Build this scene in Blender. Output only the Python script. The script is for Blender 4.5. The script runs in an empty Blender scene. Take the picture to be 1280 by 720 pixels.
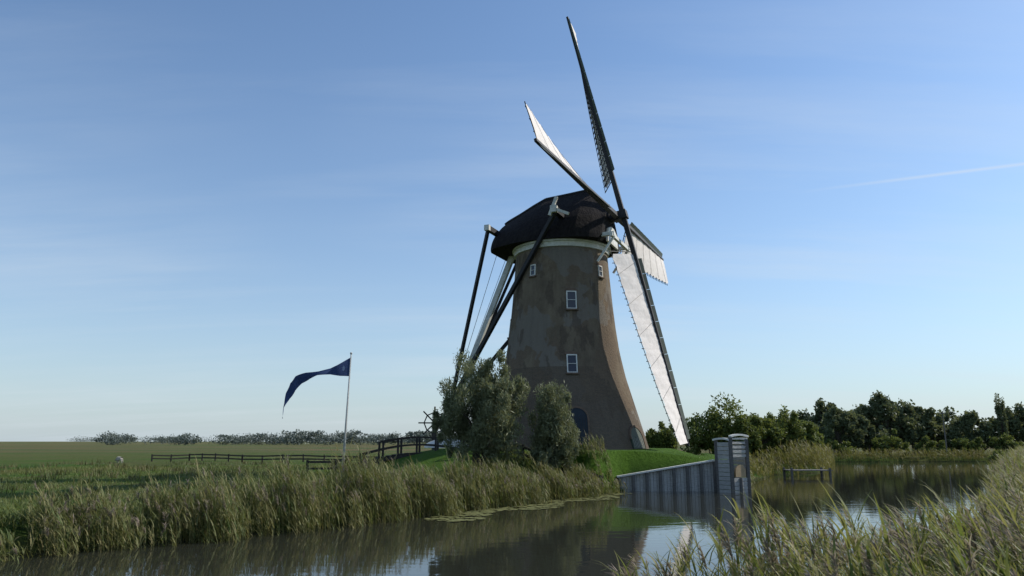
import bpy, math, numpy as np
from mathutils import Vector, Matrix
R = math.radians
rng = np.random.default_rng(7)
scene = bpy.context.scene
scene.view_settings.view_transform = 'Standard'
scene.view_settings.look = 'None'
scene.view_settings.exposure = 0

# ------------------------------------------------------------ materials
def new_mat(name):
    m = bpy.data.materials.new(name); m.use_nodes = True
    nt = m.node_tree; nt.nodes.clear()
    out = nt.nodes.new('ShaderNodeOutputMaterial')
    return m, nt, out
def N(nt, t, **kw):
    n = nt.nodes.new(t)
    for k, v in kw.items():
        if k in n.inputs: n.inputs[k].default_value = v
        else: setattr(n, k, v)
    return n
def c4(c): return (c[0], c[1], c[2], 1.0)
def mixc(nt, fac, a, b, blend='MIX'):
    n = nt.nodes.new('ShaderNodeMix'); n.data_type = 'RGBA'; n.blend_type = blend
    for sock, v in ((n.inputs[0], fac), (n.inputs[6], a), (n.inputs[7], b)):
        if isinstance(v, bpy.types.NodeSocket): nt.links.new(v, sock)
        elif isinstance(v, (int, float)): sock.default_value = v
        else: sock.default_value = c4(v)
    return n.outputs[2]
def mathn(nt, op, a, b=None, clamp=False):
    n = nt.nodes.new('ShaderNodeMath'); n.operation = op; n.use_clamp = clamp
    for i, v in enumerate((a, b)):
        if v is None: continue
        if isinstance(v, bpy.types.NodeSocket): nt.links.new(v, n.inputs[i])
        else: n.inputs[i].default_value = v
    return n.outputs[0]
def pos(nt, scale=(1, 1, 1)):
    g = N(nt, 'ShaderNodeNewGeometry'); mp = N(nt, 'ShaderNodeMapping'); mp.inputs['Scale'].default_value = scale
    nt.links.new(g.outputs['Position'], mp.inputs['Vector']); return mp.outputs[0]
def noise(nt, vec, scale, detail=4, rough=0.55, lo=0.35, hi=0.65):
    n = N(nt, 'ShaderNodeTexNoise', Scale=scale, Detail=detail, Roughness=rough)
    nt.links.new(vec, n.inputs['Vector'])
    r = N(nt, 'ShaderNodeMapRange'); r.inputs[1].default_value = lo; r.inputs[2].default_value = hi
    nt.links.new(n.outputs[0], r.inputs[0]); return r.outputs[0]
def simple(name, c1, c2=None, scale=3.0, rough=0.8, bump=0.0, stretch=(1, 1, 1), spec=0.3):
    m, nt, out = new_mat(name)
    p = N(nt, 'ShaderNodeBsdfPrincipled', Roughness=rough)
    p.inputs['Specular IOR Level'].default_value = spec
    v = pos(nt, stretch)
    f = noise(nt, v, scale, 6, 0.65, 0.3, 0.7)
    c2 = c2 or tuple(x * 0.7 for x in c1)
    nt.links.new(mixc(nt, f, c1, c2), p.inputs['Base Color'])
    if bump:
        b = N(nt, 'ShaderNodeBump', Strength=bump, Distance=0.05); nt.links.new(f, b.inputs['Height']); nt.links.new(b.outputs[0], p.inputs['Normal'])
    nt.links.new(p.outputs[0], out.inputs[0]); return m
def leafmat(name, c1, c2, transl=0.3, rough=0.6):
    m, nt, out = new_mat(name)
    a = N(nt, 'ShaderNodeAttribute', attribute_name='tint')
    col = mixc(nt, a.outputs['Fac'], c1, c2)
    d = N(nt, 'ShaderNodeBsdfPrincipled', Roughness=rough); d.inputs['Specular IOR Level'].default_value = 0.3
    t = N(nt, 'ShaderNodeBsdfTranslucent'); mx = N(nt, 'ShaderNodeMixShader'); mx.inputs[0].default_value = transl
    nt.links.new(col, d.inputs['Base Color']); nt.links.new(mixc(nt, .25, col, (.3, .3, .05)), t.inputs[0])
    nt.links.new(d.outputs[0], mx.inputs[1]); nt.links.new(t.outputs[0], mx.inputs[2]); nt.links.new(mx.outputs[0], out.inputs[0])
    return m

# ------------------------------------------------------------ mesh helpers
def add_big(name, V, F, mat, tint=None, smooth=False, parent=None):
    V = np.asarray(V, dtype=np.float32); F = np.asarray(F, dtype=np.int32); M, k = F.shape
    me = bpy.data.meshes.new(name)
    me.vertices.add(len(V)); me.vertices.foreach_set('co', V.ravel())
    me.loops.add(M * k); me.loops.foreach_set('vertex_index', F.ravel())
    me.polygons.add(M); me.polygons.foreach_set('loop_start', np.arange(M, dtype=np.int32) * k)
    me.update(calc_edges=True); me.validate()
    if tint is not None:
        at = me.attributes.new('tint', 'FLOAT', 'POINT'); at.data.foreach_set('value', np.asarray(tint, dtype=np.float32))
    me.polygons.foreach_set('use_smooth', np.full(len(me.polygons), smooth))
    me.materials.append(mat)
    ob = bpy.data.objects.new(name, me); scene.collection.objects.link(ob)
    if parent: ob.parent = parent
    return ob
def empty(name, loc=(0, 0, 0), rz=0):
    e = bpy.data.objects.new(name, None); e.location = loc; e.rotation_euler = (0, 0, rz); e.empty_display_size = 0.5
    scene.collection.objects.link(e); return e
class B:
    def __init__(s): s.v = []; s.f = []
    def add(s, vs, fs):
        o = len(s.v); s.v += [tuple(x) for x in vs]; s.f += [tuple(i + o for i in f) for f in fs]
    def beam(s, p0, p1, w, h, w1=None, h1=None, up=(0, 0, 1)):
        p0 = Vector(p0); p1 = Vector(p1); d = (p1 - p0).normalized(); up = Vector(up)
        if abs(d.dot(up)) > 0.98: up = Vector((1, 0, 0)) if abs(d.x) < 0.9 else Vector((0, 1, 0))
        sd = d.cross(up).normalized(); u = sd.cross(d).normalized()
        w1 = w if w1 is None else w1; h1 = h if h1 is None else h1
        vs = []
        for p, a, b in ((p0, w, h), (p1, w1, h1)):
            for i, j in ((-1, -1), (1, -1), (1, 1), (-1, 1)): vs.append(p + sd * a * i / 2 + u * b * j / 2)
        s.add(vs, [(0, 1, 2, 3), (7, 6, 5, 4), (0, 4, 5, 1), (1, 5, 6, 2), (2, 6, 7, 3), (3, 7, 4, 0)])
    def tube(s, p0, p1, r0, r1, n=8):
        p0 = Vector(p0); p1 = Vector(p1); d = (p1 - p0).normalized()
        up = Vector((0, 0, 1)) if abs(d.z) < 0.95 else Vector((1, 0, 0))
        a = d.cross(up).normalized(); b = a.cross(d)
        vs = []
        for p, r in ((p0, r0), (p1, r1)):
            for i in range(n):
                t = 2 * math.pi * i / n; vs.append(p + (a * math.cos(t) + b * math.sin(t)) * r)
        s.add(vs, [(i, (i + 1) % n, n + (i + 1) % n, n + i) for i in range(n)] + [tuple(range(n - 1, -1, -1)), tuple(range(n, 2 * n))])
    def poly(s, pts, o, t, u, n, depth):
        o, t, u, n = map(Vector, (o, t, u, n)); k = len(pts)
        vs = [o + t * a + u * b for a, b in pts] + [o + t * a + u * b + n * depth for a, b in pts]
        s.add(vs, [tuple(range(k))[::-1], tuple(range(k, 2 * k))] + [(i, (i + 1) % k, k + (i + 1) % k, k + i) for i in range(k)])
    def obj(s, name, mat, parent=None, smooth=False, bevel=0):
        me = bpy.data.meshes.new(name); me.from_pydata(s.v, [], s.f); me.validate(); me.update()
        if smooth:
            for p in me.polygons: p.use_smooth = True
        me.materials.append(mat); ob = bpy.data.objects.new(name, me); scene.collection.objects.link(ob)
        if parent: ob.parent = parent
        if bevel:
            md = ob.modifiers.new('bev', 'BEVEL'); md.width = bevel; md.segments = 2
        return ob
def ribbons(root, az, lean, curve, length, width, segs=3, face=None, tint=None, tipw=0.05):
    n = len(root); root = np.asarray(root, float)
    face = az + np.pi / 2 if face is None else face
    side = np.stack([np.cos(face), np.sin(face), np.zeros(n)], 1)
    p = root.copy(); V = np.zeros((n, segs + 1, 2, 3)); pts = [p.copy()]
    for s in range(segs + 1):
        t = s / segs
        w = (width * max(tipw, (1 - t) ** 0.6))[:, None] * 0.5
        V[:, s, 0] = p - side * w; V[:, s, 1] = p + side * w
        th = lean + curve * (s + 0.5) / segs; st = length / segs
        p = p + np.stack([np.sin(th) * np.cos(az) * st, np.sin(th) * np.sin(az) * st, np.cos(th) * st], 1)
        if s < segs: pts.append(p.copy())
    k = (segs + 1) * 2
    base = (np.arange(n) * k)[:, None, None]
    q = np.array([[2 * s, 2 * s + 1, 2 * s + 3, 2 * s + 2] for s in range(segs)])[None]
    F = (base + q).reshape(-1, 4)
    T = np.repeat(np.zeros(n) if tint is None else tint, k)
    return V.reshape(-1, 3), F, T, pts
def join(parts):
    Vs, Fs, Ts = [], [], []; o = 0
    for V, F, T in parts:
        Vs.append(V); Fs.append(F + o); Ts.append(T); o += len(V)
    return np.concatenate(Vs), np.concatenate(Fs), np.concatenate(Ts)

# ------------------------------------------------------------ terrain
canal = np.array([(-60, -30), (-34, -3), (-18, 11.5), (-11.9, 17.6), (-9.4, 20.3), (-6.2, 23.4), (-4.3, 26.2), (-.7, 31.6), (3, 36.8), (6, 40.8),
                  (12.3, 40.6), (13.2, 44), (16.5, 52), (20.5, 60), (26, 64), (30, 72), (36, 86), (41, 97), (60, 98.5), (100, 104), (180, 108),
                  (180, 94), (100, 92), (66, 89), (51, 76), (34.5, 53), (19.6, 30.5), (12.7, 19.5), (8.0, 13.2), (5.2, 11.0), (2.6, 9.3), (.7, 8.2), (-5, 2), (-20, -14), (-40, -34)], float)
def seg_dist(x, y, a, b):
    ax, ay = a; bx, by = b; dx, dy = bx - ax, by - ay
    t = np.clip(((x - ax) * dx + (y - ay) * dy) / (dx * dx + dy * dy), 0, 1)
    return np.hypot(x - ax - t * dx, y - ay - t * dy)
def sdist(x, y):
    d = np.full(x.shape, 1e9); ins = np.zeros(x.shape, bool); n = len(canal)
    for i in range(n):
        a = canal[i]; b = canal[(i + 1) % n]
        d = np.minimum(d, seg_dist(x, y, a, b))
        c = ((a[1] > y) != (b[1] > y)) & (x < (b[0] - a[0]) * (y - a[1]) / (b[1] - a[1] + 1e-12) + a[0]); ins ^= c
    return np.where(ins, -d, d)
def sm(t): t = np.clip(t, 0, 1); return t * t * (3 - 2 * t)
MX, MY, MZ = 3.45, 50.0, 2.12
def height(x, y):
    x = np.asarray(x, float); y = np.asarray(y, float)
    d = sdist(x, y)
    wob = 0.05 * np.sin(x * .31 + 1.3) * np.cos(y * .27) + 0.04 * np.sin(x * .9 + y * .7)
    base = 0.55 + wob
    r = np.hypot(x - MX, (y - MY) * 0.95)
    m1 = (MZ - .6) * sm(1 - (r - 7.8) / 8.0)
    m2 = (1.5 - .6) * sm(1 - (np.hypot(x - 11.5, y - 44.5) - 3.2) / 4)
    side = sm((x * .8 - y * .6 + 12) / 5) * sm((92 - y) / 20)
    flat = sm(1 - (r - 7) / 6)
    pl = base * (1 - flat) + .6 * flat + np.maximum(m1, m2) + side * (0.0 + 0.75 * sm((x - 8.5) / 5) * sm((40 - y) / 15) + .4 * sm((4 - y) / 4))
    near = np.minimum(seg_dist(x, y, (5.6, 40.9), (12.3, 40.6)), seg_dist(x, y, (12.3, 40.6), (13.0, 43.5)))
    slope = np.where(near < 2.2, 4.0, .4)
    out = np.minimum(pl, .02 + slope * d)
    return np.where(d < 0, np.maximum(-1.2, .02 + .6 * d), out)
def H1(x, y): return float(height(np.array([x]), np.array([y]))[0])

def axis(lo, hi, st, far, g=1.18):
    a = list(np.arange(lo, hi + 1e-6, st)); s = st; x = a[-1]
    while x < far: s *= g; x += s; a.append(x)
    s = st; x = a[0]; l = []
    while x > -far: s *= g; x -= s; l.append(x)
    return np.array(l[::-1] + a)
gx = axis(-42, 72, .5, 4000); gy = axis(-8, 110, .5, 4000)
XX, YY = np.meshgrid(gx, gy); ZZ = height(XX.ravel(), YY.ravel())
V = np.stack([XX.ravel(), YY.ravel(), ZZ], 1); nx, ny = len(gx), len(gy)
ii, jj = np.meshgrid(np.arange(nx - 1), np.arange(ny - 1)); b0 = (jj * nx + ii).ravel()
F = np.stack([b0, b0 + 1, b0 + nx + 1, b0 + nx], 1)
rr = np.hypot(V[:, 0] - MX, V[:, 1] - MY)
lawn = np.maximum(sm((13.5 - rr) / 2.0), sm((7 - np.hypot(V[:, 0] - 10.5, V[:, 1] - 45)) / 2))
m, nt, out = new_mat('meadow_grass')
v = pos(nt); vs = pos(nt, (.3, 1, 1))
f1 = noise(nt, vs, .22, 6, .7, .44, .56); f2 = noise(nt, v, 1.6, 6, .7, .3, .7); f3 = noise(nt, vs, .03, 4, .6, .42, .58); f4 = noise(nt, pos(nt, (.35, 1.4, 1)), .13, 6, .75, .5, .6)
ca = mixc(nt, f1, (.075, .15, .02), (.125, .145, .038))
ca = mixc(nt, mathn(nt, 'MULTIPLY', f4, .75), ca, (.15, .12, .055))
ca = mixc(nt, mathn(nt, 'MULTIPLY', f2, .75), ca, (.042, .072, .014))
sx = N(nt, 'ShaderNodeSeparateXYZ'); g = N(nt, 'ShaderNodeNewGeometry'); nt.links.new(g.outputs['Position'], sx.inputs[0])
mr = N(nt, 'ShaderNodeMapRange'); mr.inputs[1].default_value = 80; mr.inputs[2].default_value = 170; nt.links.new(sx.outputs['Y'], mr.inputs[0])
far = mixc(nt, f3, (.14, .115, .055), (.08, .11, .035))
ca = mixc(nt, mr.outputs[0], ca, far)
at = N(nt, 'ShaderNodeAttribute', attribute_name='tint')
lw = mixc(nt, noise(nt, v, 5, 5, .7, .3, .7), (.085, .17, .02), (.06, .12, .014))
ca = mixc(nt, at.outputs['Fac'], ca, lw)
mz = N(nt, 'ShaderNodeMapRange'); mz.inputs[1].default_value = .12; mz.inputs[2].default_value = -.05; nt.links.new(sx.outputs['Z'], mz.inputs[0])
ca = mixc(nt, mz.outputs[0], ca, (.035, .028, .018))
p = N(nt, 'ShaderNodeBsdfPrincipled', Roughness=.95); p.inputs['Specular IOR Level'].default_value = .1
bp = N(nt, 'ShaderNodeBump', Strength=.9, Distance=.3); nt.links.new(noise(nt, v, 4, 8, .75, .2, .8), bp.inputs['Height']); nt.links.new(bp.outputs[0], p.inputs['Normal'])
nt.links.new(ca, p.inputs['Base Color']); nt.links.new(p.outputs[0], out.inputs[0])
ground = add_big('ground', V, F, m, tint=lawn, smooth=True)

# water
m, nt, out = new_mat('canal_water')
p = N(nt, 'ShaderNodeBsdfPrincipled', Roughness=.035, IOR=1.36)
p.inputs['Base Color'].default_value = (.026, .027, .02, 1); p.inputs['Specular IOR Level'].default_value = .5
n1 = N(nt, 'ShaderNodeTexNoise', Scale=1.6, Detail=3, Roughness=.5); nt.links.new(pos(nt, (.5, 1.3, 1)), n1.inputs['Vector'])
n2 = N(nt, 'ShaderNodeTexNoise', Scale=.08, Detail=2); nt.links.new(pos(nt), n2.inputs['Vector'])
mu = N(nt, 'ShaderNodeMath', operation='MULTIPLY'); nt.links.new(n1.outputs[0], mu.inputs[0]); nt.links.new(n2.outputs[0], mu.inputs[1])
bp = N(nt, 'ShaderNodeBump', Strength=.12, Distance=.075); nt.links.new(mu.outputs[0], bp.inputs['Height']); nt.links.new(bp.outputs[0], p.inputs['Normal'])
nt.links.new(p.outputs[0], out.inputs[0])
add_big('canal_water', [(-70, -40, 0), (190, -40, 0), (190, 115, 0), (-70, 115, 0)], [(0, 1, 2, 3)], m)

# ------------------------------------------------------------ windmill
MR = R(-23)
mill = empty('windmill', (MX, MY, MZ), MR)
prof = [(-.6, 5.75), (0, 5.52), (.8, 5.3), (1.8, 5.0), (3.15, 4.6), (4.6, 4.17), (6.35, 3.8), (8, 3.58), (9.65, 3.42), (11.5, 3.27), (13.3, 3.14), (13.8, 3.12)]
pz = [a for a, b in prof]; pr = [b for a, b in prof]
def RT(z): return float(np.interp(z, pz, pr))
zs = np.linspace(-.6, 13.8, 50); seg = 96
kern = np.interp(zs, pz, pr); kern[1:-1] = (kern[:-2] + 2 * kern[1:-1] + kern[2:]) / 4
V = []; F = []
for i, z in enumerate(zs):
    for k in range(seg):
        a = 2 * math.pi * k / seg; V.append((kern[i] * math.cos(a), kern[i] * math.sin(a), z))
for i in range(len(zs) - 1):
    for k in range(seg): F.append((i * seg + k, i * seg + (k + 1) % seg, (i + 1) * seg + (k + 1) % seg, (i + 1) * seg + k))
m, nt, out = new_mat('weathered_brick')
tc = N(nt, 'ShaderNodeTexCoord'); ob_ = tc.outputs['Object']
def mp(sc):
    q = N(nt, 'ShaderNodeMapping'); q.inputs['Scale'].default_value = sc; nt.links.new(ob_, q.inputs[0]); return q.outputs[0]
sx = N(nt, 'ShaderNodeSeparateXYZ'); nt.links.new(ob_, sx.inputs[0])
th = mathn(nt, 'ARCTAN2', sx.outputs['Y'], sx.outputs['X'])
cx = N(nt, 'ShaderNodeCombineXYZ'); nt.links.new(mathn(nt, 'MULTIPLY', th, 4.0), cx.inputs[0]); nt.links.new(sx.outputs['Z'], cx.inputs[1])
br = N(nt, 'ShaderNodeTexBrick', Scale=1.0); br.inputs['Brick Width'].default_value = .22; br.inputs['Row Height'].default_value = .065; br.inputs['Mortar Size'].default_value = .008
br.inputs['Color1'].default_value = (.175, .112, .068, 1); br.inputs['Color2'].default_value = (.105, .07, .047, 1); br.inputs['Mortar'].default_value = (.2, .175, .14, 1)
nt.links.new(cx.outputs[0], br.inputs['Vector'])
pl = mixc(nt, noise(nt, mp((1, 1, .5)), .9, 6, .7, .35, .65), (.2, .16, .112), (.115, .09, .065))
fm = noise(nt, mp((1, 1, .55)), .5, 5, .6, .49, .52)
col = mixc(nt, fm, pl, mixc(nt, .5, br.outputs[0], (.12, .092, .066)))
fg_ = noise(nt, mp((1, 1, .8)), .33, 4, .55, .545, .56)
col = mixc(nt, mathn(nt, 'MULTIPLY', fg_, .85), col, (.175, .16, .14))
fd = noise(nt, mp((1.2, 1.2, .5)), .6, 4, .6, .56, .59)
col = mixc(nt, mathn(nt, 'MULTIPLY', fd, .65), col, (.066, .05, .04))
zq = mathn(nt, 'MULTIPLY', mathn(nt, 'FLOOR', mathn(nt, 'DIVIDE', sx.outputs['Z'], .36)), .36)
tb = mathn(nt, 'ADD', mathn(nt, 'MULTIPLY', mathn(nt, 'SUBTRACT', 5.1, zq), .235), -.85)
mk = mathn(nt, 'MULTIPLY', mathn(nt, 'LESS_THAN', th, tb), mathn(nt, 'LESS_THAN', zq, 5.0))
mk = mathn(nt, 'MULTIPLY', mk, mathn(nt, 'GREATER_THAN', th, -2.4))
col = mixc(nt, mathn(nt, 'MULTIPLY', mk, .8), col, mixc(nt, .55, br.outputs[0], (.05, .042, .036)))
stain = noise(nt, mp((3, 3, .12)), 1.0, 5, .7, .45, .8)
col = mixc(nt, mathn(nt, 'MULTIPLY', stain, .6), col, mixc(nt, .6, col, (.05, .04, .034)))
fine = noise(nt, mp((1, 1, 1)), 7, 6, .75, .25, .75)
col = mixc(nt, mathn(nt, 'MULTIPLY', fine, .3), col, (.22, .18, .13))
p = N(nt, 'ShaderNodeBsdfPrincipled', Roughness=.95); p.inputs['Specular IOR Level'].default_value = .15
nt.links.new(col, p.inputs['Base Color'])
bp = N(nt, 'ShaderNodeBump', Strength=.6, Distance=.06); nt.links.new(fine, bp.inputs['Height']); nt.links.new(bp.outputs[0], p.inputs['Normal'])
nt.links.new(p.outputs[0], out.inputs[0])
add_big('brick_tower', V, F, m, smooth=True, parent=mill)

M_white = simple('weathered_white_paint', (.72, .72, .68), (.5, .5, .46), 4, .6)
M_black = simple('tarred_wood', (.014, .014, .016), (.028, .028, .03), 6, .6)
M_thatch = simple('dark_thatch', (.011, .01, .012), (.028, .025, .024), 5, .95, .9, (1, 1, .35), spec=.1)
M_glass = simple('window_glass', (.03, .035, .045), (.02, .02, .03), 1, .15, spec=.6)
M_door = simple('dark_door_paint', (.012, .02, .03), (.02, .03, .04), 6, .6)
M_greenp = simple('green_paint', (.045, .07, .05), (.07, .08, .06), 5, .6)
M_cloth = simple('sail_cloth', (.76, .71, .67), (.62, .57, .53), 2.5, .9, .3)
M_greyw = simple('weathered_wood', (.48, .475, .45), (.3, .295, .275), 5, .85, .4, (1, 1, 4))
M_greyp = simple('grey_post_wood', (.16, .155, .145), (.09, .085, .08), 5, .85, .4, (1, 1, 4))
M_darkw = simple('dark_wood', (.03, .026, .023), (.055, .048, .042), 6, .85, .3)
M_stone = simple('brick_trim', (.17, .12, .09), (.1, .07, .05), 5, .9)

def lathe(b, pr_, seg=72):
    o = len(b.v)
    for r, z in pr_:
        for k in range(seg):
            a = 2 * math.pi * k / seg; b.v.append((r * math.cos(a), r * math.sin(a), z))
    n = len(pr_)
    for i in range(n - 1):
        for k in range(seg): b.f.append((o + i * seg + k, o + i * seg + (k + 1) % seg, o + (i + 1) * seg + (k + 1) % seg, o + (i + 1) * seg + k))
b = B(); lathe(b, [(3.1, 12.98), (3.27, 13.0), (3.3, 13.3), (3.42, 13.32), (3.42, 13.62), (3.1, 13.64)]); b.obj('cap_ring', M_white, mill)
b = B(); lathe(b, [(3.15, 13.6), (3.38, 13.63), (3.38, 13.8), (3.1, 13.9)]); b.obj('cap_curb', M_black, mill)

def tframe(az_world, z):
    a = R(az_world) - MR; r = RT(z); dr = (RT(z + .5) - RT(z - .5))
    n = Vector((math.cos(a), math.sin(a), -dr)).normalized(); t = Vector((-math.sin(a), math.cos(a), 0)); u = n.cross(t).normalized()
    if u.z < 0: u = -u
    return Vector((r * math.cos(a), r * math.sin(a), z)), t, u, n
bw = B(); bg = B(); bt = B()
def window(az, z, w, h):
    o, t, u, n = tframe(az, z)
    q = .07
    for a0, a1, b0_, b1_ in ((-w/2, -w/2+q, -h/2, h/2), (w/2-q, w/2, -h/2, h/2), (-w/2+q, w/2-q, -h/2, -h/2+q), (-w/2+q, w/2-q, h/2-q, h/2), (-w/2+q, w/2-q, -.015, .015)):
        bw.poly([(a0, b0_), (a1, b0_), (a1, b1_), (a0, b1_)], o - n * .25, t, u, n, .30)
    bg.poly([(-w/2+q, -h/2+q), (w/2-q, -h/2+q), (w/2-q, h/2-q), (-w/2+q, h/2-q)], o - n * .25, t, u, n, .262)
    bt.poly([(-w/2-.08, -h/2-.1), (w/2+.08, -h/2-.1), (w/2+.08, -h/2-.002), (-w/2-.08, -h/2-.002)], o - n * .2, t, u, n, .32)
    arc = [(-w/2-.1, h/2+.003)] + [( (w/2+.1) * math.cos(math.pi * (1 - k/8)), h/2 + .06 + .14 * math.sin(math.pi * k/8)) for k in range(9)] + [(w/2+.1, h/2+.003)]
    bt.poly(arc, o - n * .2, t, u, n, .235)
window(-84, 9.35, .66, 1.2); window(-86, 5.2, .66, 1.2); window(-129, 11.5, .42, .78); window(-43, 11.5, .42, .78); window(20, 8, .66, 1.15); window(170, 8, .66, 1.15)
bw.obj('window_frames', M_white, mill); bg.obj('window_panes', M_glass, mill); bt.obj('window_sills', M_stone, mill)
def archpts(w, h, k=10):
    return [(-w/2, 0), (w/2, 0), ] + [(w/2 * math.cos(math.pi * i / k), h - w/2 + w/2 * math.sin(math.pi * i / k)) for i in range(k + 1)]
def doorway(name, az, w, h, mat, framemat):
    o, t, u, n = tframe(az, 0.5); o = o - u * .5
    b = B(); b.poly(archpts(w, h), o - n * .6, t, u, n, .66); b.obj(name, mat, mill)
    b = B()
    P = archpts(w + .24, h + .12); Q = archpts(w + .01, h + .005)
    vs = [o + t * a + u * c + n * .09 for a, c in P[1:]] + [o + t * a + u * c + n * .09 for a, c in Q[1:]]
    vs2 = [x - n * .5 for x in vs]; k = len(P) - 1
    b.add(vs + vs2, [(i, i + 1, k + i + 1, k + i) for i in range(k - 1)] + [(i, i + 1, 2*k + i + 1, 2*k + i) for i in range(k - 1)] + [(k+i, k+i + 1, 3*k + i + 1, 3*k + i) for i in range(k - 1)])
    b.obj(name + '_frame', framemat, mill)
    b = B()
    for i in range(-3, 4):
        x = i * w / 7.5
        b.poly([(x - .012, .1), (x + .012, .1), (x + .012, h - w * .45), (x - .012, h - w * .45)], o + n * .055, t, u, n, .02)
    b.obj(name + '_planks', M_greyw if name == 'hatch' else M_black, mill)
doorway('door', -85, 1.25, 2.5, M_door, M_stone)
doorway('hatch', -37, 1.5, 1.35, M_greenp, M_stone)
doorway('rear_door', 95, 1.25, 2.5, M_door, M_stone)

# cap
CZ = 13.72
secs = [(-4.7, 1.5, 1.35), (-4.55, 2.0, 1.95), (-4.0, 2.6, 2.3), (-3.0, 3.05, 2.75), (-2.0, 3.4, 3.25), (-1.1, 3.55, 3.64), (.5, 3.6, 3.76), (2.1, 3.35, 3.9), (2.9, 2.95, 3.25), (3.3, 2.6, 2.8), (3.55, 2.2, 2.4)]
xs_ = np.linspace(-4.7, 3.55, 40); ws = np.interp(xs_, [s[0] for s in secs], [s[1] for s in secs]); hs = np.interp(xs_, [s[0] for s in secs], [s[2] for s in secs])
V = []; K = 29
for x, w, h in zip(xs_, ws, hs):
    for k in range(K):
        q = k / (K - 1) * 2 - 1; s_ = -1 if q < 0 else 1; t = 1 - abs(q)
        V.append((x, s_ * w * (1 - t ** 1.5) * (1 + .03 * math.sin(t * 3.1)), CZ - .28 * (x < 3.4) + (h + .28) * t ** .95))
n = len(xs_); F = [(i * K + k, i * K + k + 1, (i + 1) * K + k + 1, (i + 1) * K + k) for i in range(n - 1) for k in range(K - 1)]
b = B(); b.add(V, F + [tuple(range(K)), tuple(range((n - 1) * K, n * K))[::-1]])
b.add([V[i * K] for i in range(n)] + [V[i * K + K - 1] for i in range(n)], [(i, i + 1, n + i + 1, n + i) for i in range(n - 1)])
b.obj('cap', M_thatch, mill)
b = B()
rp = [(x, 0, CZ + h + .02) for x, h in zip(xs_, hs)][2:33]
for p0, p1 in zip(rp[:-1], rp[1:]): b.tube(p0, p1, .11, .11, 6)
b.obj('cap_ridge', M_black, mill)
b = B(); bwht = B()
b.beam((-4.2, -3.1, 14.75), (-4.2, 3.1, 14.75), .32, .34)
b.beam((1.0, -4.1, 15.15), (1.0, 4.1, 15.15), .36, .38)
bwht.beam((1.0, -4.12, 15.15), (1.0, -4.42, 15.15), .42, .44); bwht.beam((1.0, 4.12, 15.15), (1.0, 4.42, 15.15), .42, .44)
bwht.beam((.7, -4.28, 14.75), (1.2, -4.28, 15.95), .16, .2); bwht.beam((1.15, -4.28, 15.1), (2.0, -4.28, 14.7), .15, .18)
bwht.beam((-4.2, -3.12, 14.75), (-4.2, -3.4, 14.75), .36, .38); bwht.beam((-4.2, 3.12, 14.75), (-4.2, 3.4, 14.75), .36, .38)
TB = Vector((-8.6, 0, 2.2))
b.beam((-4.2, -3.1, 14.7), TB + Vector((.1, -.25, .3)), .2, .22); b.beam((-4.2, 3.1, 14.7), TB + Vector((.1, .25, .3)), .2, .22)
b.beam((1.0, -4.05, 15.0), TB + Vector((.3, -.4, .9)), .24, .26); b.beam((1.0, 4.05, 15.0), TB + Vector((.3, .4, .9)), .24, .26)
bwht.beam((-3.4, 0, 14.2), (-9.0, 0, 1.1), .3, .38, .26, .3)
b.obj('tail_braces', M_black, mill); bwht.obj('tail_pole', M_white, mill)
b = B()
for y0 in (-.8, .9): b.tube((-4.2, y0, 14.6), (-8.3, y0 * .2, 3.4), .018, .018, 5)
b.obj('brake_rope', M_greyp, mill)
# winding capstan wheel
b = B(); c0 = Vector((-9.6, -.3, 1.75)); ax = Vector((.55, -.83, 0)).normalized(); s1 = Vector((-ax.y, ax.x, 0)); s2 = Vector((0, 0, 1))
b.tube(c0 - ax * .7, c0 + ax * .5, .13, .13, 10)
for k in range(8):
    t = k * math.pi / 4; d = s1 * math.cos(t) + s2 * math.sin(t); t2 = t + math.pi / 4; d2 = s1 * math.cos(t2) + s2 * math.sin(t2)
    b.beam(c0 + d * .1, c0 + d * 1.15, .09, .09); b.beam(c0 + d * .75, c0 + d2 * .75, .07, .08)
b.beam(c0 - ax * .5 + Vector((0, 0, -2.2)), c0 - ax * .5 + Vector((0, 0, .3)), .2, .2)
b.beam(c0 + ax * .3 + Vector((0, 0, -2.2)), c0 + ax * .3 + Vector((0, 0, .3)), .2, .2)
b.obj('winding_wheel', M_darkw, mill)
# windshaft and sails
TAU = R(13); AL = R(-2.2); HUB = Vector((4.25, 0, 15.5)); AX = Vector((math.cos(TAU), 0, math.sin(TAU))); WU = Vector((-math.sin(TAU), 0, math.cos(TAU))); E = Vector((0, -1, 0))
d1 = WU * math.cos(AL) - E * math.sin(AL); d2 = E * math.cos(AL) + WU * math.sin(AL)
b = B(); b.tube(HUB - AX * 4.5, HUB - AX * .4, .32, .3, 12); b.beam(HUB - AX * .45, HUB + AX * .5, .62, .62); b.obj('windshaft', M_black, mill, bevel=.04)
b = B()
b.poly([(-1.3, -.2), (1.3, -.2), (1.0, .75), (.35, 1.0), (-.35, 1.0), (-1.0, .75)], (3.57, 0, 13.7), (0, 1, 0), (0, 0, 1), (1, 0, 0), .14)
b.beam((3.2, -2.0, 13.75), (4.35, -2.0, 13.75), .22, .25); b.beam((3.2, 2.0, 13.75), (4.35, 2.0, 13.75), .22, .25); b.beam((4.2, -2.3, 13.65), (4.2, 2.3, 13.65), .2, .22)
b.beam((3.15, -1.9, 12.0), (4.3, -1.9, 13.6), .12, .14); b.beam((3.15, 1.9, 12.0), (4.3, 1.9, 13.6), .12, .14)
b.obj('breast_beam', M_white, mill)
LS = 15.8
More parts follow.
